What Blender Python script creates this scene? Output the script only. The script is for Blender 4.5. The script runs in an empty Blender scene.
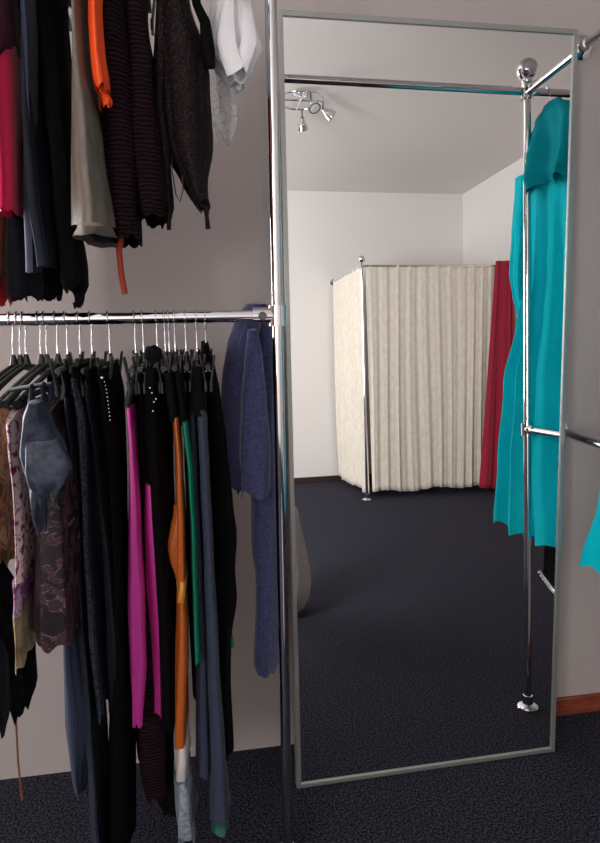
import bpy, math, random
from mathutils import Vector, Matrix, noise
random.seed(7)
PI = math.pi
scene = bpy.context.scene
COL = scene.collection

# ------------------------------------------------------------------ camera
F, CX, CY = 640.0, 300.0, 421.5
PITCH, ROLL, YAW = 0.17994, -0.01403, 0.15889
CAM = Vector((0, -1.7714, 1.35))
cy_, sy_ = math.cos(YAW), math.sin(YAW)
FWD = Vector((sy_*math.cos(PITCH), cy_*math.cos(PITCH), -math.sin(PITCH)))
R0 = Vector((cy_, -sy_, 0)); U0 = R0.cross(FWD)
RIGHT = math.cos(ROLL)*R0 + math.sin(ROLL)*U0
UP = -math.sin(ROLL)*R0 + math.cos(ROLL)*U0
camd = bpy.data.cameras.new('camera'); cam = bpy.data.objects.new('camera', camd); COL.objects.link(cam)
M3 = Matrix((RIGHT, UP, -FWD)).transposed()
cam.matrix_world = Matrix.Translation(CAM) @ M3.to_4x4()
camd.sensor_fit = 'VERTICAL'; camd.sensor_height = 36; camd.lens = 36*F/843; camd.clip_start = 0.02
scene.camera = cam

def at(px, py, y):
    """world point on the vertical plane y seen at that place of the photograph"""
    d = RIGHT*((px-CX)/F) - UP*((py-CY)/F) + FWD
    return CAM + d*((y-CAM.y)/d.y)

# ------------------------------------------------------------------ materials
def s2l(c):
    return tuple(((v/255)/12.92 if v/255 <= .04045 else ((v/255+.055)/1.055)**2.4) for v in c)+(1,)
MATS = {}
def mat(name, col, rough=.8, metal=0, kind=None, col2=None, scale=60, bump=.3, sheen=0, alpha=1, spec=.5, stretch=(1,1,1), trans=0):
    m = bpy.data.materials.new(name); m.use_nodes = True; MATS[name] = m
    nt = m.node_tree; N = nt.nodes; L = nt.links; b = N['Principled BSDF']
    b.inputs['Base Color'].default_value = s2l(col); b.inputs['Roughness'].default_value = rough
    b.inputs['Metallic'].default_value = metal; b.inputs['Specular IOR Level'].default_value = spec
    b.inputs['Sheen Weight'].default_value = sheen; b.inputs['Alpha'].default_value = alpha
    if trans: b.inputs['Transmission Weight'].default_value = trans
    if kind:
        tc = N.new('ShaderNodeTexCoord'); mp = N.new('ShaderNodeMapping'); L.new(tc.outputs['Object'], mp.inputs[0])
        mp.inputs['Scale'].default_value = stretch
        if kind in ('weave', 'carpet', 'plaster', 'floral', 'crush'):
            t = N.new('ShaderNodeTexNoise'); t.inputs['Scale'].default_value = scale
            t.inputs['Detail'].default_value = {'floral': 3, 'carpet': 4, 'plaster': 4}.get(kind, 5)
            t.inputs['Roughness'].default_value = .65
            L.new(mp.outputs[0], t.inputs['Vector']); fac = t.outputs['Fac']
        elif kind in ('lace', 'sequin'):
            t = N.new('ShaderNodeTexVoronoi'); t.inputs['Scale'].default_value = scale
            if kind == 'lace': t.feature = 'DISTANCE_TO_EDGE'
            L.new(mp.outputs[0], t.inputs['Vector']); fac = t.outputs['Distance']
        elif kind in ('rib', 'stripe'):
            t = N.new('ShaderNodeTexWave'); t.inputs['Scale'].default_value = scale
            t.bands_direction = 'Z' if kind == 'rib' else 'X'; t.inputs['Distortion'].default_value = 3.5
            t.inputs['Detail'].default_value = 2; t.inputs['Detail Scale'].default_value = 1.5
            L.new(mp.outputs[0], t.inputs['Vector']); fac = t.outputs['Fac']
        if col2:
            r = N.new('ShaderNodeValToRGB'); e = r.color_ramp.elements
            lo, hi = {'lace': (.03, .12), 'sequin': (.42, .8), 'rib': (.3, .75), 'stripe': (.3, .7),
                      'floral': (.45, .52), 'carpet': (.42, .66), 'plaster': (.3, .7), 'weave': (.4, .65), 'crush': (.42, .58)}[kind]
            e[0].position = lo; e[1].position = hi
            a_, b_ = s2l(col), s2l(col2)
            if isinstance(col2[0], tuple):
                e[0].color = s2l(col); e[1].color = s2l(col2[-1])
                for i, c in enumerate(col2[:-1]):
                    k = r.color_ramp.elements.new(lo+(hi-lo)*(i+1)/len(col2)); k.color = s2l(c)
            else:
                e[0].color = a_; e[1].color = b_
            L.new(fac, r.inputs[0]); L.new(r.outputs[0], b.inputs['Base Color'])
        if bump:
            bp = N.new('ShaderNodeBump'); bp.inputs['Strength'].default_value = bump; bp.inputs['Distance'].default_value = .004
            L.new(fac, bp.inputs['Height']); L.new(bp.outputs[0], b.inputs['Normal'])
    return m
# col2 as a tuple of tuples would break s2l(col2) above, so multi-colour cloths get their own builder
def mat_multi(name, stops, scale, rough=.8, bump=.2, stretch=(1,1,1), detail=3, dist=0):
    m = bpy.data.materials.new(name); m.use_nodes = True; MATS[name] = m
    nt = m.node_tree; N = nt.nodes; L = nt.links; b = N['Principled BSDF']; b.inputs['Roughness'].default_value = rough
    tc = N.new('ShaderNodeTexCoord'); mp = N.new('ShaderNodeMapping'); mp.inputs['Scale'].default_value = stretch
    t = N.new('ShaderNodeTexNoise'); t.inputs['Scale'].default_value = scale; t.inputs['Detail'].default_value = detail; t.inputs['Distortion'].default_value = dist
    r = N.new('ShaderNodeValToRGB'); e = r.color_ramp.elements
    e[0].position = stops[0][0]; e[0].color = s2l(stops[0][1]); e[1].position = stops[-1][0]; e[1].color = s2l(stops[-1][1])
    for p, c in stops[1:-1]:
        k = e.new(p); k.color = s2l(c)
    L.new(tc.outputs['Object'], mp.inputs[0]); L.new(mp.outputs[0], t.inputs['Vector']); L.new(t.outputs['Fac'], r.inputs[0]); L.new(r.outputs[0], b.inputs['Base Color'])
    bp = N.new('ShaderNodeBump'); bp.inputs['Strength'].default_value = bump; bp.inputs['Distance'].default_value = .004
    L.new(t.outputs['Fac'], bp.inputs['Height']); L.new(bp.outputs[0], b.inputs['Normal'])
    return m

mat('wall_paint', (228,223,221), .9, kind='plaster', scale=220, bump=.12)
mat('shaded_wall_paint', (184,177,175), .9, kind='plaster', scale=220, bump=.12)  # wall paint darkened: the front wall's dimmer light is put into its colour
mat('low_bounce_wall', (92,66,52), .8, kind='plaster', scale=60, bump=.1)  # dark colour invented for the unseen left wall to cut bounced light
mat('ceiling_paint', (226,220,217), .95, kind='plaster', scale=180, bump=.12)
mat('carpet', (13,13,17), 1, kind='carpet', col2=(80,80,96), scale=170, bump=.6, spec=.1)
mat('red_wood', (118,58,38), .45, kind='weave', col2=(150,78,50), scale=14, bump=.05, stretch=(1,8,8))
mat('dark_skirting', (52,30,26), .5, kind='weave', scale=14, bump=.05)
mat('chrome', (222,222,226), .07, 1)
mat('dark_chrome', (120,118,118), .18, 1)
mat('mirror_glass', (238,240,239), .0, 1)
mat('alu', (170,174,172), .42, .7, kind='weave', scale=90, bump=.05, stretch=(1,1,.05))
mat('backing', (70,60,52), .8, kind='weave', scale=30, bump=.1)
mat('black_plastic', (9,9,11), .35, kind='weave', scale=80, bump=.03)
mat('grey_plastic', (30,31,33), .4, kind='weave', scale=80, bump=.03)
mat('screw', (90,90,92), .3, 1)
mat('bulb', (235,235,228), .15, trans=.3)
mat('window_white', (235,235,232), .5)
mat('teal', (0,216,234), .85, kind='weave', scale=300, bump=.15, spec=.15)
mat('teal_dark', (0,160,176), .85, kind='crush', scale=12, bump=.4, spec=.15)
mat('blue_cloth', (20,110,190), .75, kind='weave', scale=300, bump=.15)
mat('cream_curtain', (226,217,204), .95, kind='crush', col2=(217,207,193), scale=30, bump=.3, stretch=(1,1,.5))
mat('red_curtain', (158,20,52), .85, kind='weave', scale=200, bump=.2, sheen=.1)
mat('navy_towel', (44,47,82), .95, kind='crush', col2=(58,62,102), scale=120, bump=.6, sheen=.3)
mat('cream_lace', (200,188,182), .9, kind='lace', col2=(172,158,152), scale=85, bump=.5)
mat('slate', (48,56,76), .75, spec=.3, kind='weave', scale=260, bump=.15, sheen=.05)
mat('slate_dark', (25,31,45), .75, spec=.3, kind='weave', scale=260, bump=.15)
mat('navy', (13,16,30), .8, spec=.25, kind='weave', scale=220, bump=.2)
mat('black', (8,7,9), .9, kind='weave', scale=200, bump=.3, spec=.12)
mat('black_velvet', (6,5,6), .95, kind='weave', scale=200, bump=.3, spec=.1)
mat('black_lace', (7,7,10), .55, kind='lace', col2=(62,68,84), scale=110, bump=.8, spec=.3, stretch=(1,1,1.3))
mat('black_sequin', (8,5,6), .6, spec=.12, kind='sequin', col2=(46,30,32), scale=260, bump=.3)
mat('burgundy_rib', (8,4,6), .85, spec=.15, kind='rib', col2=(40,14,26), scale=42, bump=1)
mat('dark_brocade', (30,20,26), .55, kind='lace', col2=(28,18,24), scale=35, bump=.8)
mat('black_fuzz', (8,8,11), .95, spec=.15, kind='weave', col2=(18,18,26), scale=120, bump=1)
mat('magenta', (206,62,160), .3, .5, kind='crush', scale=8, bump=.12, stretch=(1,1,.3), spec=.9)
mat('crimson_pink', (222,16,84), .7, kind='weave', scale=220, bump=.2, sheen=.1)
mat('orange', (255,84,20), .6, kind='weave', scale=200, bump=.2)
mat('rust', (150,40,18), .7, kind='weave', scale=200, bump=.2)
mat('copper_satin', (172,86,30), .38, kind='crush', scale=9, bump=.15, stretch=(1,1,.4))
mat('gold_satin', (206,140,60), .35, kind='crush', scale=9, bump=.15)
mat('green_satin', (0,116,90), .4, kind='crush', scale=10, bump=.15, stretch=(1,1,.3))
mat('dark_green', (14,84,66), .6, kind='weave', scale=200, bump=.2)
mat('taupe', (112,104,94), .5, kind='stripe', col2=(98,91,82), scale=20, bump=.1)
mat('taupe_band', (112,100,90), .7, kind='weave', scale=200, bump=.2)
mat('dark_satin', (52,60,66), .5, kind='weave', scale=60, bump=.2)
mat('red_cloth', (170,18,30), .7, kind='weave', scale=200, bump=.2)
mat('brown_cloth', (120,76,52), .7, kind='weave', scale=60, bump=.2)
mat('plum', (66,16,44), .7, kind='weave', scale=200, bump=.2)
mat('chiffon', (26,34,50), .55, kind='crush', col2=(58,68,88), scale=34, bump=.5, alpha=.95)
mat('white_sheer', (240,240,244), .5, kind='crush', scale=20, bump=.5, alpha=.9)
mat('faint_sheer', (200,198,198), .6, kind='lace', col2=(224,222,222), scale=60, bump=.5, alpha=.35)
mat('silver_bead', (235,235,235), .2, .8)
mat_multi('gold_floral', [(.38,(96,56,30)),(.47,(206,160,96)),(.53,(120,60,110)),(.6,(228,196,140)),(.7,(110,120,70))], 16, .55, dist=.4)
mat_multi('pink_floral', [(.34,(140,40,100)),(.42,(190,90,150)),(.45,(246,222,222)),(.6,(250,234,230)),(.66,(190,90,150))], 58, .6, dist=.6)
mat_multi('lilac_floral', [(.4,(150,60,130)),(.47,(206,140,190)),(.53,(210,196,214)),(.62,(170,110,170))], 45, .6, dist=.6)
mat_multi('gold_lame', [(.35,(96,76,52)),(.5,(186,166,126)),(.65,(222,206,168))], 22, .4)
mat_multi('brocade', [(.44,(22,12,18)),(.52,(36,22,28)),(.535,(128,96,104)),(.56,(34,20,26)),(.64,(60,36,44))], 30, .5, dist=1.5)
mat_multi('blue_grey_floral', [(.38,(70,90,110)),(.48,(150,160,166)),(.56,(96,120,138)),(.66,(190,186,180))], 34, .5, dist=.5)
mat('pale_satin', (196,192,190), .4, kind='crush', scale=12, bump=.2)

# ------------------------------------------------------------------ mesh builder
class MB:
    def __init__(s): s.v = []; s.f = []
    def box(s, c, d, rot=None):
        c = Vector(c); n = len(s.v)
        for i in (-1,1):
            for j in (-1,1):
                for k in (-1,1):
                    p = Vector((i*d[0]/2, j*d[1]/2, k*d[2]/2))
                    if rot: p = rot @ p
                    s.v.append(c+p)
        for q in ((0,1,3,2),(4,6,7,5),(0,4,5,1),(2,3,7,6),(0,2,6,4),(1,5,7,3)): s.f.append(tuple(n+i for i in q))
        return s
    def tube(s, pts, r, n=10, cap=True):
        pts = [Vector(p) for p in pts]; rs = r if isinstance(r, (list, tuple)) else [r]*len(pts)
        base = len(s.v); prev = None
        for i, p in enumerate(pts):
            t = (pts[min(i+1, len(pts)-1)] - pts[max(i-1, 0)]).normalized()
            if prev is None:
                a = Vector((0,0,1)) if abs(t.z) < .9 else Vector((1,0,0))
                u = t.cross(a).normalized()
            else:
                u = (prev - t*prev.dot(t)).normalized()
            prev = u; w = t.cross(u)
            for k in range(n):
                a = 2*PI*k/n; s.v.append(p + (u*math.cos(a)+w*math.sin(a))*rs[i])
        for i in range(len(pts)-1):
            for k in range(n):
                a = base+i*n+k; b = base+i*n+(k+1) % n
                s.f.append((a, b, b+n, a+n))
        if cap:
            s.f.append(tuple(base+k for k in reversed(range(n)))); s.f.append(tuple(base+(len(pts)-1)*n+k for k in range(n)))
        return s
    def lathe(s, c, prof, axis='z', n=24):
        c = Vector(c); base = len(s.v)
        for (r, h) in prof:
            for k in range(n):
                a = 2*PI*k/n; x, y = r*math.cos(a), r*math.sin(a)
                p = {'z': Vector((x,y,h)), 'y': Vector((x,h,-y)), 'x': Vector((h,x,y))}[axis]
                s.v.append(c+p)
        for i in range(len(prof)-1):
            for k in range(n):
                a = base+i*n+k; b = base+i*n+(k+1) % n
                s.f.append((a, b, b+n, a+n))
        s.f.append(tuple(base+k for k in reversed(range(n)))); s.f.append(tuple(base+(len(prof)-1)*n+k for k in range(n)))
        return s
    def ball(s, c, r, n=20, sq=(1,1,1)):
        m = n//2; c = Vector(c); base = len(s.v)
        for i in range(m+1):
            ph = PI*(i+.02*(i == 0)-.02*(i == m))/m
            for k in range(n):
                a = 2*PI*k/n
                s.v.append(c+Vector((r*math.sin(ph)*math.cos(a)*sq[0], r*math.sin(ph)*math.sin(a)*sq[1], r*math.cos(ph)*sq[2])))
        for i in range(m):
            for k in range(n):
                a = base+i*n+k; b = base+i*n+(k+1) % n
                s.f.append((a, a+n, b+n, b))
        s.f.append(tuple(base+k for k in range(n))); s.f.append(tuple(base+m*n+k for k in reversed(range(n))))
        return s
    def build(s, name, m, parent=None, smooth=True, bevel=0, solid=0, origin=None):
        me = bpy.data.meshes.new(name)
        o = Vector(origin) if origin is not None else Vector((0,0,0))
        pl = parent_loc(parent)
        me.from_pydata([v-o-pl for v in s.v], [], s.f); me.validate(); me.update()
        me.materials.append(MATS[m])
        if smooth: me.polygons.foreach_set('use_smooth', [True]*len(me.polygons)); me.set_sharp_from_angle(angle=math.radians(50))
        ob = bpy.data.objects.new(name, me); COL.objects.link(ob)
        if parent: ob.parent = parent
        ob.location = o
        if solid:
            md = ob.modifiers.new('solid', 'SOLIDIFY'); md.thickness = solid; md.offset = 0
        if bevel:
            md = ob.modifiers.new('bevel', 'BEVEL'); md.width = bevel; md.segments = 2; md.limit_method = 'ANGLE'
        return ob
def parent_loc(p):
    v = Vector((0,0,0))
    while p: v = v + p.location; p = p.parent
    return v
def tag(o, label=None, cat=None, group=None, kind=None):
    if label: o['label'] = label
    if cat: o['category'] = cat
    if group: o['group'] = group
    if kind: o['kind'] = kind
    return o
def empty(name, loc, label, cat, group=None):
    o = bpy.data.objects.new(name, None); COL.objects.link(o); o.location = loc; o.empty_display_size = .05
    return tag(o, label, cat, group)
def rnd(a, b): return random.uniform(a, b)

# ------------------------------------------------------------------ room
XL, XR, YB, YF, HC = -2.4, 2.99, -4.93, 0.0, 2.95
def struct(name, mb, m, **k): return tag(mb.build(name, m, **k), kind='structure')
struct('floor', MB().box(((XL+XR)/2, (YB+YF)/2, -.05), (XR-XL+.2, YF-YB+.2, .1)), 'carpet', smooth=False)
struct('ceiling', MB().box(((XL+XR)/2, (YB+YF)/2, HC+.05), (XR-XL+.2, YF-YB+.2, .1)), 'ceiling_paint', smooth=False)
WX0, WX1, WZ0, WZ1 = -2.25, -.95, .75, 2.6
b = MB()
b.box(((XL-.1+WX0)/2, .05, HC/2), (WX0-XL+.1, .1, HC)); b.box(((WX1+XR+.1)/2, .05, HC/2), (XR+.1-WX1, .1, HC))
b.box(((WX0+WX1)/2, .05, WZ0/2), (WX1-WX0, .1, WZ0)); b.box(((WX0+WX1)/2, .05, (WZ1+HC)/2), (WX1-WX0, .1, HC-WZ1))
struct('wall_front', b, 'shaded_wall_paint', smooth=False)
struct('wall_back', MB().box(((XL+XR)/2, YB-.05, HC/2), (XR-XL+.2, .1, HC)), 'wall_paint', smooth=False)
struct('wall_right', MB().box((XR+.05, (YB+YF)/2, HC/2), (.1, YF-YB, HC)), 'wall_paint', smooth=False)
VY0, VY1 = -4.8, -3.9
b = MB()
b.box((XL-.05, (YB+VY0)/2, HC/2), (.1, VY0-YB, HC)); b.box((XL-.05, (VY1+YF)/2, HC/2), (.1, YF-VY1, HC))
b.box((XL-.05, (VY0+VY1)/2, WZ0/2), (.1, VY1-VY0, WZ0)); b.box((XL-.05, (VY0+VY1)/2, (WZ1+HC)/2), (.1, VY1-VY0, HC-WZ1))
struct('wall_left', b, 'low_bounce_wall', smooth=False)
b = MB()
for yy in (VY0+.03, (VY0+VY1)/2, VY1-.03): b.box((XL-.05, yy, (WZ0+WZ1)/2), (.06, .06, WZ1-WZ0))
for zz in (WZ0+.03, WZ1-.03): b.box((XL-.05, (VY0+VY1)/2, zz), (.06, VY1-VY0, .06))
struct('added_window', b, 'window_white', smooth=False)  # unseen window added to brighten the back of the room
b = MB()
for xx in (WX0+.03, (WX0+WX1)/2, WX1-.03): b.box((xx, .05, (WZ0+WZ1)/2), (.06, .06, WZ1-WZ0))
for zz in (WZ0+.03, WZ1-.03): b.box(((WX0+WX1)/2, .05, zz), (WX1-WX0, .06, .06))
struct('window_1', b, 'window_white', smooth=False)
struct('baseboard_front', MB().box(((.55+XR)/2, -.007, .0275), (XR-.55, .014, .055)).box(((.55+XR)/2, -.011, .012), (XR-.55, .022, .024)), 'red_wood', smooth=False, bevel=.003)
struct('baseboard_back', MB().box(((XL+XR)/2, YB+.007, .0275), (XR-XL, .014, .055)), 'dark_skirting', smooth=False, bevel=.003)
struct('baseboard_right', MB().box((XR-.007, (YB+YF)/2, .0275), (.014, YF-YB-.05, .055)), 'red_wood', smooth=False, bevel=.003)

# ------------------------------------------------------------------ mirror
MX, MY, LEAN, MYAW, MW, MH = .2298, -.1869, .04863, .01569, .7967, 2.052
ex = Vector((math.cos(MYAW), math.sin(MYAW), 0)); n0 = Vector((math.sin(MYAW), -math.cos(MYAW), 0))
eu = Vector((0,0,1))*math.cos(LEAN) - n0*math.sin(LEAN); en = n0*math.cos(LEAN)+Vector((0,0,1))*math.sin(LEAN)
mo = Vector((MX, MY, .002)); mrot = Matrix((ex, eu, en)).transposed()
mir = empty('standing_mirror', mo, 'tall mirror in a thin silver metal frame leaning on the wall', 'mirror')
FW, FD = .013, .03
def mp(u, v, w): return mo + ex*u + eu*v + en*w
b = MB()
for (u0, u1, v0, v1) in ((0, FW, 0, MH), (MW-FW, MW, 0, MH), (FW, MW-FW, 0, FW), (FW, MW-FW, MH-FW, MH)):
    b.box(mp((u0+u1)/2, (v0+v1)/2, -.01), (u1-u0, v1-v0, FD), mrot)
b.build('frame', 'alu', mir, smooth=False, bevel=.0015)
MB().box(mp(MW/2, MH/2, -.003), (MW-2*FW+.002, MH-2*FW+.002, .006), mrot).build('glass', 'mirror_glass', mir, smooth=False)
MB().box(mp(MW/2, MH/2, -.015), (MW-2*FW, MH-2*FW, .012), mrot).build('backing', 'backing', mir, smooth=False)

# ------------------------------------------------------------------ rack
RY, RX, LX, ZT, ZL, ZB, TR = -.42, 1.083, .171, 2.04, .963, 1.329, .0125
rack = empty('clothes_rack', (LX, RY, 0), 'chrome tube clothes rack with two poles beside the mirror', 'clothes rack')
def pole(x, top):
    p = MB().tube([(x, RY, .0), (x, RY, top)], TR, 20).build('pole', 'chrome', rack)
    MB().lathe((x, RY, 0), [(.034, 0), (.036, .006), (.032, .012), (.018, .018), (.0165, .045), (.0135, .047)]).build('foot_flange', 'chrome', p)
    MB().ball((x, RY, top+.032), .034, 28).lathe((x, RY, top), [(.0135, -.012), (.017, -.008), (.017, .002), (.012, .006)]).build('ball_finial', 'chrome', p)
pole(LX, ZT+.035); pole(RX, ZT+.035)
MB().tube([(XL+.02, RY, ZT), (1.75, RY, ZT)], TR, 16).build('rail', 'chrome', rack)
MB().tube([(XL+.02, RY, ZB), (LX, RY, ZB)], TR, 16).build('rail', 'chrome', rack)
MB().tube([(RX, RY, ZT-.002), (RX, -.005, ZT-.002)], TR, 16).build('rail', 'chrome', rack)
MB().tube([(RX, RY, ZL), (RX, -.005, ZL)], TR, 16).build('rail', 'chrome', rack)
MB().tube([(1.75, RY, .0), (1.75, RY, ZT+.03)], TR, 16).build('pole', 'chrome', rack)
def clamp(x, y, z, dx, dy, ln=.05):
    b = MB().tube([(x, y, z-.021), (x, y, z+.021)], .0205, 20)
    b.tube([(x, y, z), (x+dx*ln, y+dy*ln, z)], .0175, 20)
    c = b.build('clamp', 'chrome', rack)
    if dx:
        MB().lathe((x+dx*ln*.62, y-.0165, z), [(.0001, -.004), (.008, -.004), (.009, -.001), (.009, .003)], 'y', 16).build('screw', 'screw', c)
    else:
        MB().lathe((x-.0165, y+dy*ln*.6, z), [(.0001, -.003), (.006, -.003), (.007, 0), (.007, .003)], 'x', 16).build('screw', 'screw', c)
clamp(LX, RY, ZB, -1, 0, .052); clamp(RX, RY, ZL, 0, 1, .045); clamp(RX, RY, ZT-.002, 0, 1, .045); clamp(LX, RY, ZT, -1, 0)
for z in (ZT-.002, ZL):
    MB().lathe((RX, 0, z), [(.032, -.001), (.033, -.005), (.026, -.011), (.0175, -.014), (.0165, -.035), (.013, -.037)], 'y').build('wall_flange', 'chrome', rack)
for z in (ZT, ZB):
    MB().lathe((XL, RY, z), [(.032, .001), (.033, .005), (.0175, .014), (.0165, .035)], 'x').build('wall_flange', 'chrome', rack)

# ------------------------------------------------------------------ hangers
def hook_pts(x, y, zr, drop):
    """wire hook over a rail at height zr, closed towards the wall, stem coming back to the hanger's middle"""
    r = TR+.0025; pts = []
    for a in range(-25, 181, 20):                      # from the front, over the top, to the back
        t = math.radians(a); pts.append(Vector((x, y-math.cos(t)*r*1.05, zr+math.sin(t)*r*1.02)))
    pts += [Vector((x, y+r+.002, zr-.012)), Vector((x, y+.014, zr-.026)), Vector((x, y+.004, zr-.042)), Vector((x, y, zr-.055)), Vector((x, y, zr-drop))]
    return pts
def clip_hanger(x, zr, label, group, y=RY, drop=.082, half=.115, lab2=None):
    h = empty('clip_hanger', (x, y, zr), label, 'hanger', group)
    MB().tube(hook_pts(x, y, zr, drop), .0017, 8).build('hook', 'chrome', h)
    z = zr-drop
    MB().tube([(x, y, z+.012), (x, y, z-.012)], [.004, .0075], 10).tube([(x, y-half, z-.012), (x, y+half, z-.012)], .0055, 10).build('hanger_bar', 'black_plastic', h)
    for s in (-1, 1):
        yy = y+s*(half-.02); b = MB()
        for q in (-1, 1):
            R_ = Matrix.Rotation(q*.16, 3, 'Y')
            b.box((x+q*.0095, yy, z-.018), (.004, .026, .058), R_)
            b.box((x+q*.0052, yy, z-.05), (.006, .030, .022))
        c = b.build('clip', 'black_plastic', h, bevel=.0015, smooth=False)
        MB().tube([(x-.009, yy, z-.026), (x, yy, z-.018), (x+.009, yy, z-.026)], .002, 8).build('spring', 'chrome', c)
    return h
def shirt_hanger(x, zr, label, group, y=RY, drop=.082, half=.205, m='black_plastic', fall=.05, fan=.16):
    h = empty('shirt_hanger', (x, y, zr), label, 'hanger', group)
    MB().tube(hook_pts(x, y, zr, drop), .0017, 8).build('hook', 'chrome', h)
    z = zr-drop; pts = []; rr = []
    for i in range(-12, 13):
        t = i/12; pts.append((x+fan*t*half, y+t*half, z-.008-fall*abs(t)**1.25)); rr.append(.0048+.0028*abs(t)**2)
    b = MB().tube(pts, rr, 10).tube([(x, y, z+.014), (x, y, z-.008)], [.004, .009], 10)
    b.build('shoulder_bar', m, h)
    MB().tube([(x+fan*u*half, y+u*half, z-v) for u, v in ((-.86,.054),(-.8,.072),(.8,.072),(.86,.054))], .003, 8).build('trouser_bar', m, h)
    return h

# ------------------------------------------------------------------ garments
def smooth_prof(prof, n):
    out = []
    ys = [p[0] for p in prof]
    for i in range(n+1):
        y = ys[0]+(ys[-1]-ys[0])*i/n
        for k in range(len(prof)-1):
            if y <= ys[k+1]+1e-6: break
        t = (y-ys[k])/max(1e-6, ys[k+1]-ys[k]); t = t*t*(3-2*t)*.6+t*.4
        out.append([y]+[prof[k][j]+(prof[k+1][j]-prof[k][j])*t for j in (1, 2)])
    return out
def shell(prof, y0, yh, k=7, amp=.004, seed=0, hem=.006, slope=0, points=0, sway=.004, n=None, seg=72, drape=0, ytop=None):
    """a hanging garment as an open pleated tube. prof rows: photograph height, left and right edge; y0/yh its depth and half depth"""
    n = n or max(14, int((prof[-1][0]-prof[0][0])/9))
    rows = smooth_prof(prof, n); b = MB(); rg = random.Random(seed)
    ph = [rg.uniform(0, 6.28) for _ in range(6)]
    for i, (py, l, r) in enumerate(rows):
        t = i/n; yr = yh*(1 if ytop is None else ytop+(1-ytop)*min(1, t*1.6))
        pm = (l+r)/2; c = at(pm, py, y0); zc = at(pm, py, y0-.5*yr).z
        w = (at(r, py, y0)-at(l, py, y0)).length
        al = math.atan2(abs(c.x-CAM.x), y0-CAM.y)
        xh2 = (w/2)**2-(yr*math.sin(al))**2
        xh = max(math.sqrt(max(xh2, 0))/math.cos(al), .0075)
        a_ = amp*(.35+.65*t); env = min(1, t*4+.3)
        for s in range(seg):
            th = 2*PI*s/seg; cs, sn = math.cos(th), math.sin(th)
            cs = math.copysign(abs(cs)**.75, cs); sn2 = math.copysign(abs(sn)**.9, sn)
            f = math.sin(k*th+ph[0]+.9*math.sin(1.7*t+ph[1]))*.6+math.sin((k*2+1)*th+ph[2]+2*t)*.28
            x = c.x+xh*cs*(1+.12*math.sin(3*th+ph[3]+3*t))+a_*env*f*(1 if abs(cs) > .2 else .6)+sway*math.sin(4*t+ph[4]+sn*1.2)*env
            y = y0+yr*sn2+a_*.8*math.cos(k*th+ph[5])+.008*math.sin(3.1*t+ph[2])
            z = zc-slope*abs(sn2)**1.3*max(0, 1-t*1.5)
            if t > .8:
                u = (t-.8)/.2
                z += u*(hem*math.sin(k*1.5*th+ph[1])+hem*.6*noise.noise(Vector((cs*4, sn*4, seed))))
                if points: z += u*points*abs(((th*points_n(points)/PI+.3) % 2)-1)
            b.v.append(Vector((x, y, max(z, .006))))
        if i:
            o = (i-1)*seg
            for s in range(seg):
                q = (s+1) % seg; b.f.append((o+s, o+seg+s, o+seg+q, o+q))
    # close the top with a seam
    ctr = len(b.v); cc = sum((b.v[s] for s in range(seg)), Vector())/seg
    b.v.append(cc+Vector((0, 0, .004)))
    for s in range(seg): b.f.append((s, (s+1) % seg, ctr))
    return b
def points_n(p): return 5
def garment(name, label, cat, m, prof, y0=RY, yh=.12, group=None, parts=(), **k):
    b = shell(prof, y0, yh, **k)
    o = b.v[-1].copy()
    g = empty(name, o, label, cat, group)
    g2 = b.build('cloth' , m, g)
    for (pn, pm, pp, kk) in parts:
        k2 = dict(k); k2.update(kk); yy = k2.pop('y0', y0); yk = k2.pop('yh', yh)
        shell(pp, yy, yk, **k2).build(pn, pm, g)
    return g

def single(name, label, cat, m, prof, y0=RY, yh=.12, group=None, **k):
    b = shell(prof, y0, yh, **k); o = b.v[-1].copy()
    return tag(b.build(name, m, None, origin=o), label, cat, group)
GL = 'garments on the lower rail'; GU = 'garments on the upper rail'
HG = 'hangers on the lower rail'; HU = 'hangers on the upper rail'

# -- lower rail hangers: (photograph x of the hook, kind, words)
lower = [(10,'s','black plastic shirt hanger holding the brown and gold blouse'),
 (17,'s','black plastic shirt hanger holding the pink floral tunic'),
 (23,'s','black plastic shirt hanger holding the black ruffled top'),
 (38,'s','grey plastic shirt hanger holding the dark brocade blouse'),
 (44,'s','grey plastic shirt hanger holding the blue grey chiffon wrap'),
 (55,'s','black plastic shirt hanger holding the plain black vest'),
 (65,'c','black clip hanger holding the long slate trousers at left'),
 (78,'c','black clip hanger holding the black lace skirt'),
 (90,'c','black clip hanger holding the navy trousers'),
 (108,'c','black clip hanger below the string of silver beads'),
 (134,'c','black clip hanger gripping the shiny magenta trousers'),
 (142,'c','black clip hanger holding the ribbed burgundy skirt'),
 (156,'c','black clip hanger under the black pompom'),
 (164,'c','black clip hanger holding the black flared trousers'),
 (168,'c','black clip hanger holding the copper satin skirt'),
 (174,'c','black clip hanger holding the green satin skirt'),
 (185,'c','black clip hanger holding the plain black skirt'),
 (196,'c','black clip hanger holding the slate trousers with green hems'),
 (205,'c','black clip hanger holding the black dress at the right end')]
for i, (px, kd, words) in enumerate(lower):
    x = at(px, 320, RY).x
    if kd == 's': shirt_hanger(x, ZB, words, HG, m='grey_plastic' if 'grey plastic' in words else 'black_plastic', half=.2)
    else: clip_hanger(x, ZB, words, HG, half=rnd(.105, .125))

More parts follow.
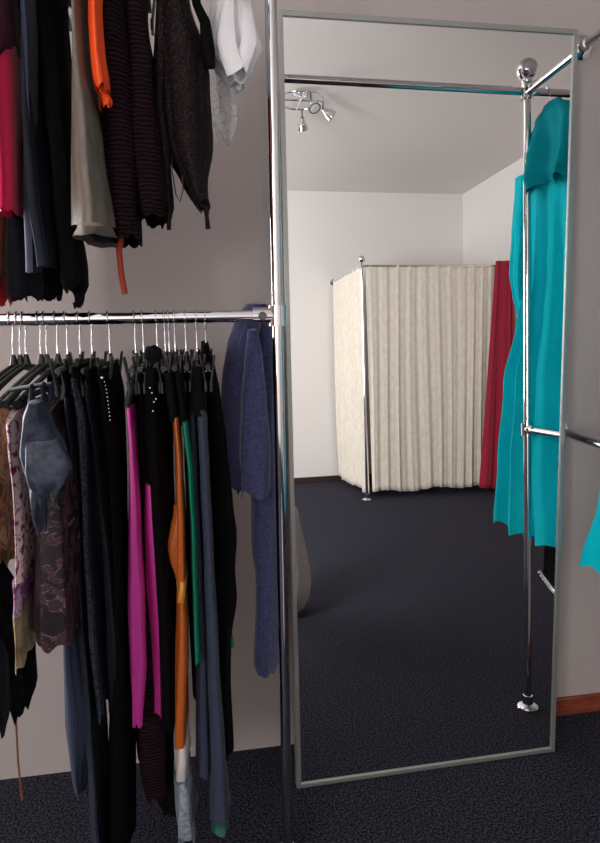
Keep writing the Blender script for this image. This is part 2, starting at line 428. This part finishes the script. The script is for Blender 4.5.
garment('blouse', 'brown and gold flowery blouse at the left edge of the lower rail', 'blouse', 'gold_floral',
   [(404,-22,17),(440,-22,19),(500,-24,20),(560,-24,21),(590,-24,21)], y0=-.45, yh=.15, group=GL, k=6, amp=.005, slope=.05, seed=1)
garment('tunic', 'pink and white floral tunic with a gold hem on the lower rail', 'tunic', 'pink_floral',
   [(402,14,34),(430,14,40),(480,16,44),(540,17,45),(572,17,46)], y0=-.50, yh=.12, group=GL, k=6, amp=.004, slope=.03, seed=2, hem=.002,
   parts=[('lilac_panel', 'lilac_floral', [(571,15,46),(590,15,47),(604,15,47)], dict(slope=0, n=6, hem=.002, sway=.001)),
          ('hem_band', 'gold_lame', [(603,15,47),(630,16,48),(654,18,48)], dict(slope=0, n=8, hem=.005, sway=.001))])
g = garment('ruffled_top', 'black top with a ruffled frayed hem below the gold hem', 'top', 'black_fuzz',
   [(420,-30,-12),(560,-28,-4),(610,-20,16),(645,-16,31),(690,-16,32),(716,-16,24)], y0=-.50, yh=.07, group=GL, k=9, amp=.012, slope=.04, seed=3, hem=.02)
p0 = at(14, 690, -.42)
MB().tube([p0, at(16,720,-.42), at(18,760,-.43), at(22,800,-.42)], .0022, 6).build('tie_string', 'brown_cloth', g)
garment('brocade_blouse', 'dark brown brocade blouse between the floral tunic and slate trousers', 'blouse', 'brocade',
   [(400,40,70),(450,40,78),(530,40,84),(600,40,88),(632,42,90)], y0=-.50, yh=.12, group=GL, k=6, amp=.006, slope=.03, seed=4, hem=.007)
# chiffon wrap: pointed layers in front of the blouses
g = garment('chiffon_wrap', 'blue grey sheer chiffon wrap with pointed layers hanging in front', 'wrap', 'chiffon',
   [(402,30,46),(420,26,52),(455,19,62),(470,21,68),(478,26,70)], y0=-.665, yh=.03, group=GL, k=4, amp=.005, slope=.0, seed=5, hem=.012,
   parts=[('middle_layer', 'chiffon', [(440,28,58),(470,27,69),(482,30,66),(497,40,56)], dict(y0=-.675, yh=.022, k=3, seed=6)),
          ('lower_layer', 'chiffon', [(470,30,50),(490,32,52),(510,34,46),(530,37,41)], dict(y0=-.67, yh=.016, k=3, seed=7))])
b = MB()
xs = at(44, 360, RY).x
for (px1, py1) in ((42, 402), (30, 404), (50, 402)):
    P = at(px1, py1+3, -.66); b.tube([P, P+Vector((.006, 0, .035)), Vector((xs-.02, -.60, 1.212)), P+Vector((-.006, .03, .03)), P+Vector((0, .04, 0))], .004, 8)
b.build('strap', 'slate_dark', g)
garment('vest', 'plain black vest beside the chiffon wrap', 'vest', 'black',
   [(374,46,60),(410,52,68),(480,56,74),(560,58,78),(600,60,80)], y0=-.29, yh=.06, group=GL, k=6, amp=.004, slope=.03, seed=8)
def belt(prof): return [('waistband', 'black', prof, dict(n=4, slope=0, hem=.001, sway=0, amp=.002))]
# long slate trousers: two legs
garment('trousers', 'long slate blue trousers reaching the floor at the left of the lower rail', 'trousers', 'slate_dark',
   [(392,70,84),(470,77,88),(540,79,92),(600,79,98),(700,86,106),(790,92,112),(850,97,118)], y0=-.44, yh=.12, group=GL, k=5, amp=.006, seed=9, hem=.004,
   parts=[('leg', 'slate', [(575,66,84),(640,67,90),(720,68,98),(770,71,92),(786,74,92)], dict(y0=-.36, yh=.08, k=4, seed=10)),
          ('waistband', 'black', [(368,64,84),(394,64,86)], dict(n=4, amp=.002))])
garment('lace_skirt', 'long black lace skirt between the slate and navy trousers', 'skirt', 'black_lace',
   [(376,72,92),(420,78,100),(520,84,104),(620,90,110),(706,98,116)], y0=-.445, yh=.11, group=GL, k=7, amp=.003, seed=11, hem=.01, parts=belt([(364,72,94),(380,72,95)]))
garment('trousers', 'navy blue trousers left of the magenta pair', 'trousers', 'navy',
   [(378,86,104),(450,96,112),(560,104,122),(650,108,130),(714,112,135)], y0=-.44, yh=.10, group=GL, k=4, amp=.004, seed=12, hem=.003, parts=belt([(366,86,106),(382,86,106)]))
g = garment('beaded_gown', 'long black gown with a string of silver beads near the waistband', 'gown', 'black_velvet',
   [(366,98,118),(400,102,124),(500,110,128),(600,114,132),(720,112,138),(850,110,138)], y0=-.43, yh=.11, group=GL, k=6, amp=.004, seed=13)
b = MB()
for i in range(12):
    t = i/11; b.ball(at(102+8*t**.5, 378+42*t, -.553), .0014 if i else .003, 8)
b.build('bead_string', 'silver_bead', g)
garment('trousers', 'shiny magenta satin trousers in the middle of the lower rail', 'trousers', 'magenta',
   [(404,129,137),(440,129,141),(520,129,146),(600,130,152),(660,133,154),(714,136,150)], y0=-.455, yh=.1, group=GL, k=5, amp=.007, seed=14, hem=.005,
   parts=[('leg', 'magenta', [(482,146,155),(500,146,157),(560,146,160),(640,148,163),(714,150,166)], dict(y0=-.485, yh=.035, k=3, seed=15, amp=.007)),
          ('waistband', 'dark_satin', [(380,128,138),(406,128,138)], dict(n=4, amp=.002))])
garment('ribbed_skirt', 'long burgundy and black ribbed skirt behind the magenta trousers', 'skirt', 'burgundy_rib',
   [(384,136,152),(460,138,158),(560,138,168),(680,137,172),(760,140,174),(782,146,174)], y0=-.39, yh=.11, group=GL, k=7, amp=.004, seed=16, hem=.006, parts=belt([(366,138,154),(388,137,154)]))
g = garment('velvet_dress', 'black velvet dress with a round pompom at the top', 'dress', 'black_velvet',
   [(366,146,164),(420,148,168),(500,150,172),(600,156,176),(720,160,178)], y0=-.44, yh=.1, group=GL, k=5, amp=.004, seed=17)
b = MB(); c = at(153, 354, -.52)
b.ball(c, .017, 24); b.v = [v+(v-c)*.22*noise.noise(v*160) for v in b.v]; b.build('pompom', 'black_fuzz', g)
b = MB()
for (px, py) in ((150,388),(152,393),(154,402),(153,411),(156,399)): b.ball(at(px, py, -.548), .0020, 8)
b.build('bead', 'silver_bead', g)
garment('trousers', 'black flared trousers between the velvet dress and copper skirt', 'trousers', 'black',
   [(368,158,172),(450,160,174),(560,160,178),(700,162,182),(800,160,186)], y0=-.35, yh=.09, group=GL, k=5, amp=.004, seed=18)
garment('satin_skirt', 'copper orange satin skirt with a pale blue floral hem', 'skirt', 'copper_satin',
   [(414,173,180),(470,176,184),(520,178,187),(574,178,188)], y0=-.46, yh=.09, group=GL, k=3, amp=.003, seed=19, hem=.001, sway=.002,
   parts=[('gold_band', 'gold_satin', [(573,177,188),(594,178,188)], dict(n=4)),
          ('lower_skirt', 'copper_satin', [(593,177,188),(660,176,190),(736,175,189)], dict(n=12)),
          ('side_frill', 'copper_satin', [(505,175,180),(530,171,181),(546,167,182),(560,170,182),(578,177,183)], dict(n=12, y0=-.49, yh=.015)),
          ('pale_band', 'pale_satin', [(735,175,190),(768,176,191)], dict(n=6)),
          ('floral_hem', 'blue_grey_floral', [(767,175,191),(800,176,194),(829,178,198)], dict(n=8, hem=.012, amp=.006)),
          ('waistband', 'black', [(372,164,176),(418,170,182)], dict(n=5, amp=.002))])
garment('satin_skirt', 'emerald green satin skirt right of the copper one', 'skirt', 'green_satin',
   [(418,183,188),(470,187,193),(540,191,197),(620,194,201),(655,196,202)], y0=-.45, yh=.10, group=GL, k=4, amp=.003, seed=20, sway=.002, parts=belt([(370,174,186),(422,180,190)]))
garment('skirt', 'plain black skirt between the green skirt and slate trousers', 'skirt', 'black',
   [(366,180,196),(430,184,200),(560,190,208),(700,196,214)], y0=-.36, yh=.11, group=GL, k=5, amp=.004, seed=21)
garment('trousers', 'slate grey trousers with green trimmed hems at the right', 'trousers', 'slate',
   [(408,196,206),(480,199,209),(560,203,213),(660,207,219),(760,211,226),(812,210,230)], y0=-.47, yh=.075, group=GL, k=4, amp=.003, seed=22, hem=.004, sway=.001,
   parts=[('hem_trim', 'dark_green', [(811,210,230),(823,211,229)], dict(n=3)),
          ('leg', 'slate', [(408,188,197),(480,191,199),(560,194,204),(680,196,210),(770,196,212)], dict(y0=-.44, yh=.07, seed=23)),
          ('waistband', 'black', [(366,190,204),(412,189,207)], dict(n=5, amp=.002))])
g = garment('black_dress', 'black dress with a wavy edge at the right end of the lower rail', 'dress', 'black_velvet',
   [(344,202,207),(362,200,214),(400,206,220),(450,208,226),(510,211,232),(540,212,236),(570,213,234),(600,214,236),(640,214,230),(680,214,230),(745,216,233)], y0=-.40, yh=.08, group=GL, k=6, amp=.003, seed=24, sway=.002)
shell([(610,222,228),(635,224,230),(650,224,231)], -.36, .03, n=6, seed=3, k=4).build('green_lining', 'green_satin', g)

# scarf knotted round the pole behind the rail
g = empty('scarf', at(250, 303, -.36), 'navy blue towelling wrap hanging by the pole at the end of the lower rail', 'wrap')
shell([(304,246,266),(318,236,262),(345,228,254),(380,224,250),(430,223,248),(470,224,250),(486,226,250)], -.33, .035, k=4, amp=.006, seed=30, hem=.005).build('back_panel', 'navy_towel', g)
shell([(330,247,258),(360,242,262),(400,238,266),(450,237,270),(494,240,270)], -.355, .03, k=4, amp=.006, seed=31, hem=.01).build('front_panel', 'navy_towel', g)
shell([(306,250,274),(340,254,275),(420,256,276),(500,252,279),(545,251,280),(575,255,281),(600,255,280),(660,252,277),(671,256,273)], -.305, .035, k=4, amp=.004, seed=32, hem=.004).build('tail', 'navy_towel', g)

# ------------------------------------------------------------------ upper rail
def uhang(px, kind, words):
    x = at(px, 0, RY).x
    (clip_hanger if kind == 'c' else shirt_hanger)(x, ZT, words, HU)
for px, kd, w in ((-4,'c','clip hanger above the crimson pink trousers'),(10,'c','clip hanger above the brown and red skirt'),(24,'c','clip hanger above the fuzzy black dress'),
                  (40,'c','clip hanger above the upper slate trousers'),(62,'c','clip hanger above the black skirt with a pointed hem'),(84,'c','clip hanger above the taupe skirt'),
                  (98,'c','clip hanger above the orange top'),(118,'c','clip hanger above the left ruched skirt'),(146,'c','clip hanger above the right ruched skirt'),
                  (180,'c','clip hanger above the sequinned top'),(232,'c','clip hanger above the white sheer top')):
    uhang(px, kd, w)
def T(rows): return [(-28, rows[0][1], rows[0][2])]+list(rows)
garment('trousers', 'crimson pink trousers at the top left edge', 'trousers', 'crimson_pink',
   T([(0,-12,14),(100,-8,19),(212,0,26)]), y0=-.50, yh=.08, group=GU, k=4, amp=.004, seed=40, hem=.002,
   parts=[('waistband', 'plum', [(-32,-12,14),(40,-11,18),(62,-10,15)], dict(n=5, amp=.003, yh=.084))])
garment('skirt', 'brown skirt with a red pointed hem at the left edge', 'skirt', 'brown_cloth',
   T([(0,2,12),(200,-14,8),(272,-14,7)]), y0=-.37, yh=.06, group=GU, k=4, amp=.004, seed=41,
   parts=[('hem', 'red_cloth', [(270,-14,9),(285,-10,10),(302,-2,6)], dict(n=6, hem=.008))])
garment('fuzzy_dress', 'navy black dress with a fuzzy frayed hem on the upper rail', 'dress', 'black_fuzz',
   T([(0,14,26),(120,16,38),(210,14,48),(285,12,62),(298,14,60)]), y0=-.36, yh=.09, group=GU, k=8, amp=.008, seed=42, hem=.006)
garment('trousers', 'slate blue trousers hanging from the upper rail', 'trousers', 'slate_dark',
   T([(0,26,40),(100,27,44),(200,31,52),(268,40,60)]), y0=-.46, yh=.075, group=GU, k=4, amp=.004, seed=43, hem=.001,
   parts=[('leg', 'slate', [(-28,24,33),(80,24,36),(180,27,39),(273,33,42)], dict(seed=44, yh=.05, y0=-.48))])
g = garment('skirt', 'black skirt with a pointed hem below the taupe skirt', 'skirt', 'black',
   T([(0,38,66),(100,42,72),(200,52,80),(270,60,90),(286,64,90),(292,70,84)]), y0=-.40, yh=.09, group=GU, k=5, amp=.004, seed=45, hem=.004)
shell([(284,70,84),(292,73,82),(306,75,80)], -.46, .012, n=5, k=3, seed=2, amp=.002).build('hem_point', 'black', g)
g = garment('taupe_skirt', 'taupe satin skirt with an open hem on the upper rail', 'skirt', 'taupe',
   T([(0,75,93),(60,74,98),(150,76,111),(228,78,121)]), y0=-.48, yh=.13, group=GU, k=5, amp=.003, seed=46, hem=.001, sway=.002,
   parts=[('hem_band', 'taupe_band', [(227,78,121),(238,79,122)], dict(n=3)),
          ('lining', 'dark_satin', [(205,88,111),(235,88,113)], dict(n=8, yh=.10))])
g = garment('orange_top', 'bright orange top above the taupe skirt', 'top', 'orange',
   T([(0,91,104),(50,93,107),(80,94,110),(90,97,110)]), y0=-.55, yh=.05, group=GU, k=4, amp=.003, seed=47, hem=.004, sway=.002)
shell([(86,96,110),(96,100,110),(104,102,107)], -.55, .03, n=5, k=5, seed=2, amp=.005, hem=.008).build('fringe', 'orange', g)
g = garment('ruched_skirt', 'left of two ruched burgundy striped skirts on the upper rail', 'skirt', 'burgundy_rib',
   T([(0,104,130),(100,102,134),(180,104,140),(239,114,142)]), y0=-.45, yh=.10, group=GU, k=5, amp=.004, seed=48, hem=.004)
MB().tube([at(122,236,-.5), at(119,250,-.5), at(121,272,-.5), at(125,294,-.5)], .0055, 8).build('ribbon', 'rust', g)
garment('ruched_skirt', 'right of two ruched burgundy striped skirts on the upper rail', 'skirt', 'burgundy_rib',
   T([(0,122,148),(80,128,160),(150,132,167),(200,138,170),(219,142,166)]), y0=-.44, yh=.09, group=GU, k=5, amp=.004, seed=49, hem=.004)
g = garment('sequinned_top', 'black sequinned top with dangling strings on the upper rail', 'top', 'black_sequin',
   T([(0,160,188),(60,162,206),(75,164,208),(140,168,212),(150,170,212),(180,184,206),(196,192,206),(204,200,208)]), y0=-.42, yh=.07, group=GU, k=6, amp=.006, seed=50, hem=.006)
MB().tube([at(202,192,-.47), at(205,205,-.47), at(207,218,-.47), at(208,229,-.47)], [.006, .004, .004, .005], 8).build('string', 'black_sequin', g)
MB().tube([at(162,0,-.47), at(160,60,-.47), at(159,100,-.47), at(165,150,-.47), at(168,190,-.47), at(169,230,-.47)], [.010, .012, .009, .010, .006, .004], 8).build('string', 'black_sequin', g)
MB().tube([at(190,-30,-.48), at(197,5,-.48), at(205,22,-.48), at(208,50,-.48), at(211,68,-.48)], [.008, .008, .010, .013, .008], 8).build('strap', 'black', g)
MB().tube([at(172,150,-.46), at(172,170,-.46), at(176,195,-.46), at(180,202,-.46), at(183,190,-.46), at(182,165,-.46)], .0014, 6).build('thread', 'dark_satin', g)
g = garment('sheer_top', 'crumpled white sheer top at the right end of the upper rail', 'top', 'white_sheer',
   T([(0,214,247),(25,211,252),(45,210,258),(60,218,252),(77,232,242)]), y0=-.42, yh=.05, group=GU, k=7, amp=.019, seed=51, hem=.01)
shell([(50,214,236),(90,212,234),(120,213,235),(134,220,233)], -.34, .04, n=12, k=5, seed=52, amp=.008, hem=.01).build('faint_layer', 'faint_sheer', g)

# ------------------------------------------------------------------ right hand dresses
def slab(rows, x0, seed, k=6, amp=.012, hem=.01, seg=96, n=60, cap=True):
    """dress hanging square to the wall. rows: height, nearest-wall y, farthest y, half thickness"""
    b = MB(); rg = random.Random(seed); ph = [rg.uniform(0, 6.28) for _ in range(6)]
    for i in range(n+1):
        z = rows[0][0]+(rows[-1][0]-rows[0][0])*i/n; t = i/n
        for q in range(len(rows)-1):
            if z >= rows[q+1][0]-1e-6: break
        u = (z-rows[q][0])/(rows[q+1][0]-rows[q][0]); u = u*u*(3-2*u)
        ya, yb, hx = (rows[q][j]+(rows[q+1][j]-rows[q][j])*u for j in (1, 2, 3))
        for s in range(seg):
            th = 2*PI*s/seg; c, sn = math.cos(th), math.sin(th)
            yy = (ya+yb)/2+(ya-yb)/2*math.copysign(abs(sn)**.9, sn)
            e = max(0, min(1, (t-.12)*2.2))
            f = math.sin(k*PI*(yy-yb)/(max(ya-yb, .01))*1.0+ph[0]+(0 if c > 0 else 1.4))+.35*math.sin(2.3*k*PI*(yy-yb)/(max(ya-yb, .01))+ph[1])
            x = x0+hx*math.copysign(abs(c)**.6, c)+amp*e*f
            zz = z+(hem*math.sin(k*2*th+ph[2])+.006*noise.noise(Vector((th*6, seed, 0))))*max(0, (t-.85)/.15)
            b.v.append(Vector((x, yy, zz)))
        if i:
            o = (i-1)*seg
            for s in range(seg):
                q2 = (s+1) % seg; b.f.append((o+s, o+seg+s, o+seg+q2, o+q2))
    b.f.append(tuple(reversed(range(seg))))
    return b
shirt_hanger(1.152, ZT, 'black hanger carrying the long turquoise dress', 'hangers on the right rail', half=.12, fan=0)
td = empty('long_dress', (1.152, RY, 1.95), 'long turquoise dress with a draped collar hanging by the right pole', 'dress')
slab([(1.945,-.36,-.44,.012),(1.90,-.24,-.50,.028),(1.86,-.22,-.51,.034),(1.72,-.215,-.50,.035),(1.45,-.22,-.50,.034),(1.33,-.20,-.545,.036),(1.10,-.18,-.62,.043),(.82,-.165,-.66,.05),(.59,-.092,-.69,.055)], 1.152, 61, k=7, amp=.024, hem=.009).build('cloth', 'teal', td)
slab([(1.2,-.40,-.56,.01),(.8,-.45,-.66,.014),(.555,-.48,-.715,.022)], 1.175, 66, k=4, amp=.006, n=30).build('underskirt', 'blue_cloth', td)
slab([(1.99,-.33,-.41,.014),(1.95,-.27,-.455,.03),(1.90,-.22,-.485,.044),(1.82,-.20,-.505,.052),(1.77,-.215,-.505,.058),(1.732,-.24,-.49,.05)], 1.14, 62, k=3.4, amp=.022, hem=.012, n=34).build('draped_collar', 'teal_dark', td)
slab([(1.82,-.52,-.60,.03),(1.62,-.56,-.62,.028),(1.50,-.58,-.635,.026),(1.42,-.585,-.62,.02),(1.36,-.56,-.60,.014)], 1.16, 63, k=2, amp=.004, hem=.003, n=24).build('sleeve', 'teal', td)
clip_hanger(1.31, ZT, 'clip hanger carrying the black trousers at the right', 'hangers on the right rail')
bt = empty('black_trousers', (1.31, RY, 1.95), 'black trousers with a silver beaded hem behind the turquoise dress', 'trousers')
slab([(1.95,-.32,-.52,.012),(1.2,-.38,-.58,.02),(.6,-.50,-.66,.022),(.36,-.53,-.675,.024)], 1.31, 65, k=3, amp=.003).build('cloth', 'black', bt)
pts = [(1.283+.006*math.sin(i/12*PI), -.672+.0125*i, .386-.058*(1-(1-i/12)**2.2)) for i in range(13)]
b = MB().tube(pts, .006, 10)
for p in pts: b.ball((p[0]-.004, p[1], p[2]-.008), .006, 8)
b.tube([pts[-1], (1.283, -.524, .318)], .003, 8).ball((1.28, -.523, .31), .010, 12)
b.build('beaded_hem', 'silver_bead', bt)

# ------------------------------------------------------------------ fitting cubicle at the back
FX, FY, FH = 1.56, -3.885, 2.075
cub = empty('curtain_rail', (FX, FY, 0), 'thin chrome corner rail with one pole around the fitting cubicle', 'curtain rail')
p = MB().tube([(FX, FY, 0), (FX, FY, FH)], .0125, 16).build('pole', 'chrome', cub)
MB().ball((FX, FY, FH+.028), .03, 20).build('ball_finial', 'chrome', p)
MB().lathe((FX, FY, 0), [(.045, 0), (.046, .006), (.03, .014), (.016, .02), (.015, .05)]).build('foot_flange', 'chrome', p)
MB().tube([(FX, FY, FH-.03), (XR-.005, FY, FH-.03)], .009, 12).build('rail', 'chrome', cub)
MB().tube([(FX, FY, FH-.03), (FX, YB+.005, FH-.03)], .009, 12).build('rail', 'chrome', cub)
MB().lathe((XR, FY, FH-.03), [(.03, -.001), (.03, -.006), (.012, -.012), (.011, -.03)], 'x').lathe((FX, YB, FH-.03), [(.03, .001), (.03, .006), (.012, .012), (.011, .03)], 'y').build('wall_flange', 'chrome', cub)
def curtain(name, label, A, B, A2, B2, zt, zb, waves, amp, m, seed, off=0):
    """curtain from A-B along the rail to A2-B2 at the hem"""
    rg = random.Random(seed); nx, nz = waves*14, 44; b = MB()
    A, B, A2, B2 = Vector(A), Vector(B), Vector(A2), Vector(B2); d = (B-A).normalized(); nrm = Vector((d.y, -d.x))
    ph = [rg.uniform(0, 6.28) for _ in range(8)]; ws = [rg.uniform(.5, 1.5) for _ in range(waves+2)]
    hz = [rg.uniform(-.012, .012) for _ in range(waves+2)]
    for j in range(nz+1):
        t = j/nz
        for i in range(nx+1):
            s = i/nx; a0 = A.lerp(B, s); a1 = A2.lerp(B2, s); p = a0.lerp(a1, t)
            w = s*waves+.35*math.sin(s*5+ph[0])+.12*math.sin(t*3+s*9+ph[1])
            k = ws[int(min(waves, max(0, w)))]
            a_ = amp*(.35+.65*t**.7)*(.55+.45*k)
            f = math.sin(2*PI*w)+.4*math.sin(4.6*PI*w+ph[2]+t)+.3*math.sin(2*PI*w*.37+ph[3]+2*t)
            p = p+nrm*(a_*f+off)+d*(a_*.5*math.cos(2*PI*w+ph[4]))
            z = zt+(zb-zt)*t
            if t > .85: z += (t-.85)/.15*(.012*math.sin(s*waves*1.3+ph[5])+hz[int(min(waves, s*waves))]*.4)
            if t < .08: z -= (1-t/.08)*.006*abs(math.sin(PI*w))
            b.v.append(Vector((p.x, p.y, z)))
    for j in range(nz):
        for i in range(nx):
            a = j*(nx+1)+i; b.f.append((a, a+1, a+nx+2, a+nx+1))
    o = b.build(name, m, None, solid=.003, origin=(A.x, A.y, zt))
    return tag(o, label, 'curtain')
curtain('curtain', 'wide cream curtain along the front of the fitting cubicle', (FX+.03, FY), (2.80, FY), (FX+.06, FY-.03), (2.77, FY+.02), FH-.015, .06, 11, .014, 'cream_curtain', 3)
curtain('curtain', 'cream side curtain between the cubicle pole and the back wall', (FX, FY-.04), (FX, YB+.06), (FX+.03, FY-.08), (FX, YB+.06), FH-.015, .05, 6, .016, 'cream_curtain', 5)
curtain('curtain', 'deep red curtain beside the cream one near the right wall', (2.79, FY+.045), (2.955, FY+.045), (2.60, FY+.11), (2.95, FY+.09), FH+.012, .05, 4, .022, 'red_curtain', 8)

# ------------------------------------------------------------------ ceiling lamp
lc = Vector((.81, -2.66, HC))
lamp = empty('ceiling_lamp', lc, 'round chrome ceiling lamp with three small spotlights', 'ceiling lamp')
b = MB(); b.lathe(lc, [(.05, 0), (.052, -.008), (.045, -.024), (.02, -.03)]).build('ceiling_plate', 'chrome', lamp)
RR = .145
MB().tube([lc+Vector((RR*math.cos(i*2*PI/40), RR*math.sin(i*2*PI/40), -.055)) for i in range(41)], .007, 10, cap=False).tube([lc+Vector((-RR,0,-.055)), lc+Vector((RR,0,-.055))], .006, 10).tube([lc+Vector((0,-RR,-.055)), lc+Vector((0,RR,-.055))], .006, 10).tube([lc+Vector((0,0,-.02)), lc+Vector((0,0,-.06))], .009, 10).build('ring', 'chrome', lamp)
for ang, dirv in ((170, Vector((-.35,.2,-.8))), (75, Vector((.2,.5,-.8))), (5, Vector((.7,.1,-.55))), (285, Vector((.1,-.5,-.8)))):
    a = math.radians(ang); P = lc+Vector((RR*math.cos(a), RR*math.sin(a), -.06)); Q = P+Vector((0, 0, -.05)); d = dirv.normalized()
    s = MB().tube([P, Q], .005, 8).ball(Q, .011, 12).build('spotlight_arm', 'dark_chrome', lamp)
    MB().tube([Q, Q+d*.02, Q+d*.045, Q+d*.075], [.012, .02, .034, .038], 20).build('spotlight', 'chrome', s)
    MB().tube([Q+d*.0755, Q+d*.078], [.031, .026], 18).build('bulb', 'bulb', s)

# ------------------------------------------------------------------ cream lace sack standing in the room
b = MB(); c = Vector((.365, -1.5, 0)); n = 48
prof = [(0.001,.004),(.09,.006),(.14,.03),(.165,.08),(.172,.14),(.168,.2),(.157,.28),(.145,.36),(.132,.44),(.122,.5),(.10,.54),(.045,.56),(.05,.58),(.07,.60)]
for i, (r, z) in enumerate(prof):
    for k in range(n):
        a = 2*PI*k/n; rr = r*(1+.04*math.sin(7*a+z*4)*min(1, z*4))
        b.v.append(c+Vector((rr*math.cos(a)*1.05, rr*math.sin(a), z)))
for i in range(len(prof)-1):
    for k in range(n):
        q = (k+1) % n; b.f.append((i*n+k, i*n+q, (i+1)*n+q, (i+1)*n+k))
b.f.append(tuple(reversed(range(n))))
tag(b.build('lace_sack', 'cream_lace', None, origin=c), 'cream lace sack with a rounded bottom, seen at the mirror left edge', 'sack')

# ------------------------------------------------------------------ light
w = bpy.data.worlds.new('world'); scene.world = w; w.use_nodes = True
w.node_tree.nodes['Background'].inputs[0].default_value = (.80, .9, 1, 1); w.node_tree.nodes['Background'].inputs[1].default_value = 1.5
def area(name, loc, size, energy, rot, color=(1,1,1), spread=180):
    l = bpy.data.lights.new(name, 'AREA'); l.shape = 'RECTANGLE'; l.size, l.size_y = size; l.energy = energy; l.color = color; l.spread = math.radians(spread)
    o = bpy.data.objects.new(name, l); COL.objects.link(o); o.location = loc; o.rotation_euler = rot
    return o
area('unseen_window_light', ((WX0+WX1)/2, .015, (WZ0+WZ1)/2), (WX1-WX0, WZ1-WZ0), 196, (-PI/2, 0, 0), (1, .99, .99), 158)
area('unseen_window_light', (XL+.015, (VY0+VY1)/2, (WZ0+WZ1)/2), (WZ1-WZ0, VY1-VY0), 72, (0, -PI/2, 0), (1, .98, .97))  # added fill in the rear opening, lifts the room reflected in the mirror
scene.view_settings.view_transform = 'Standard'; scene.view_settings.look = 'None'
scene.view_settings.exposure = 0; scene.view_settings.gamma = 1; scene.view_settings.use_curve_mapping = False
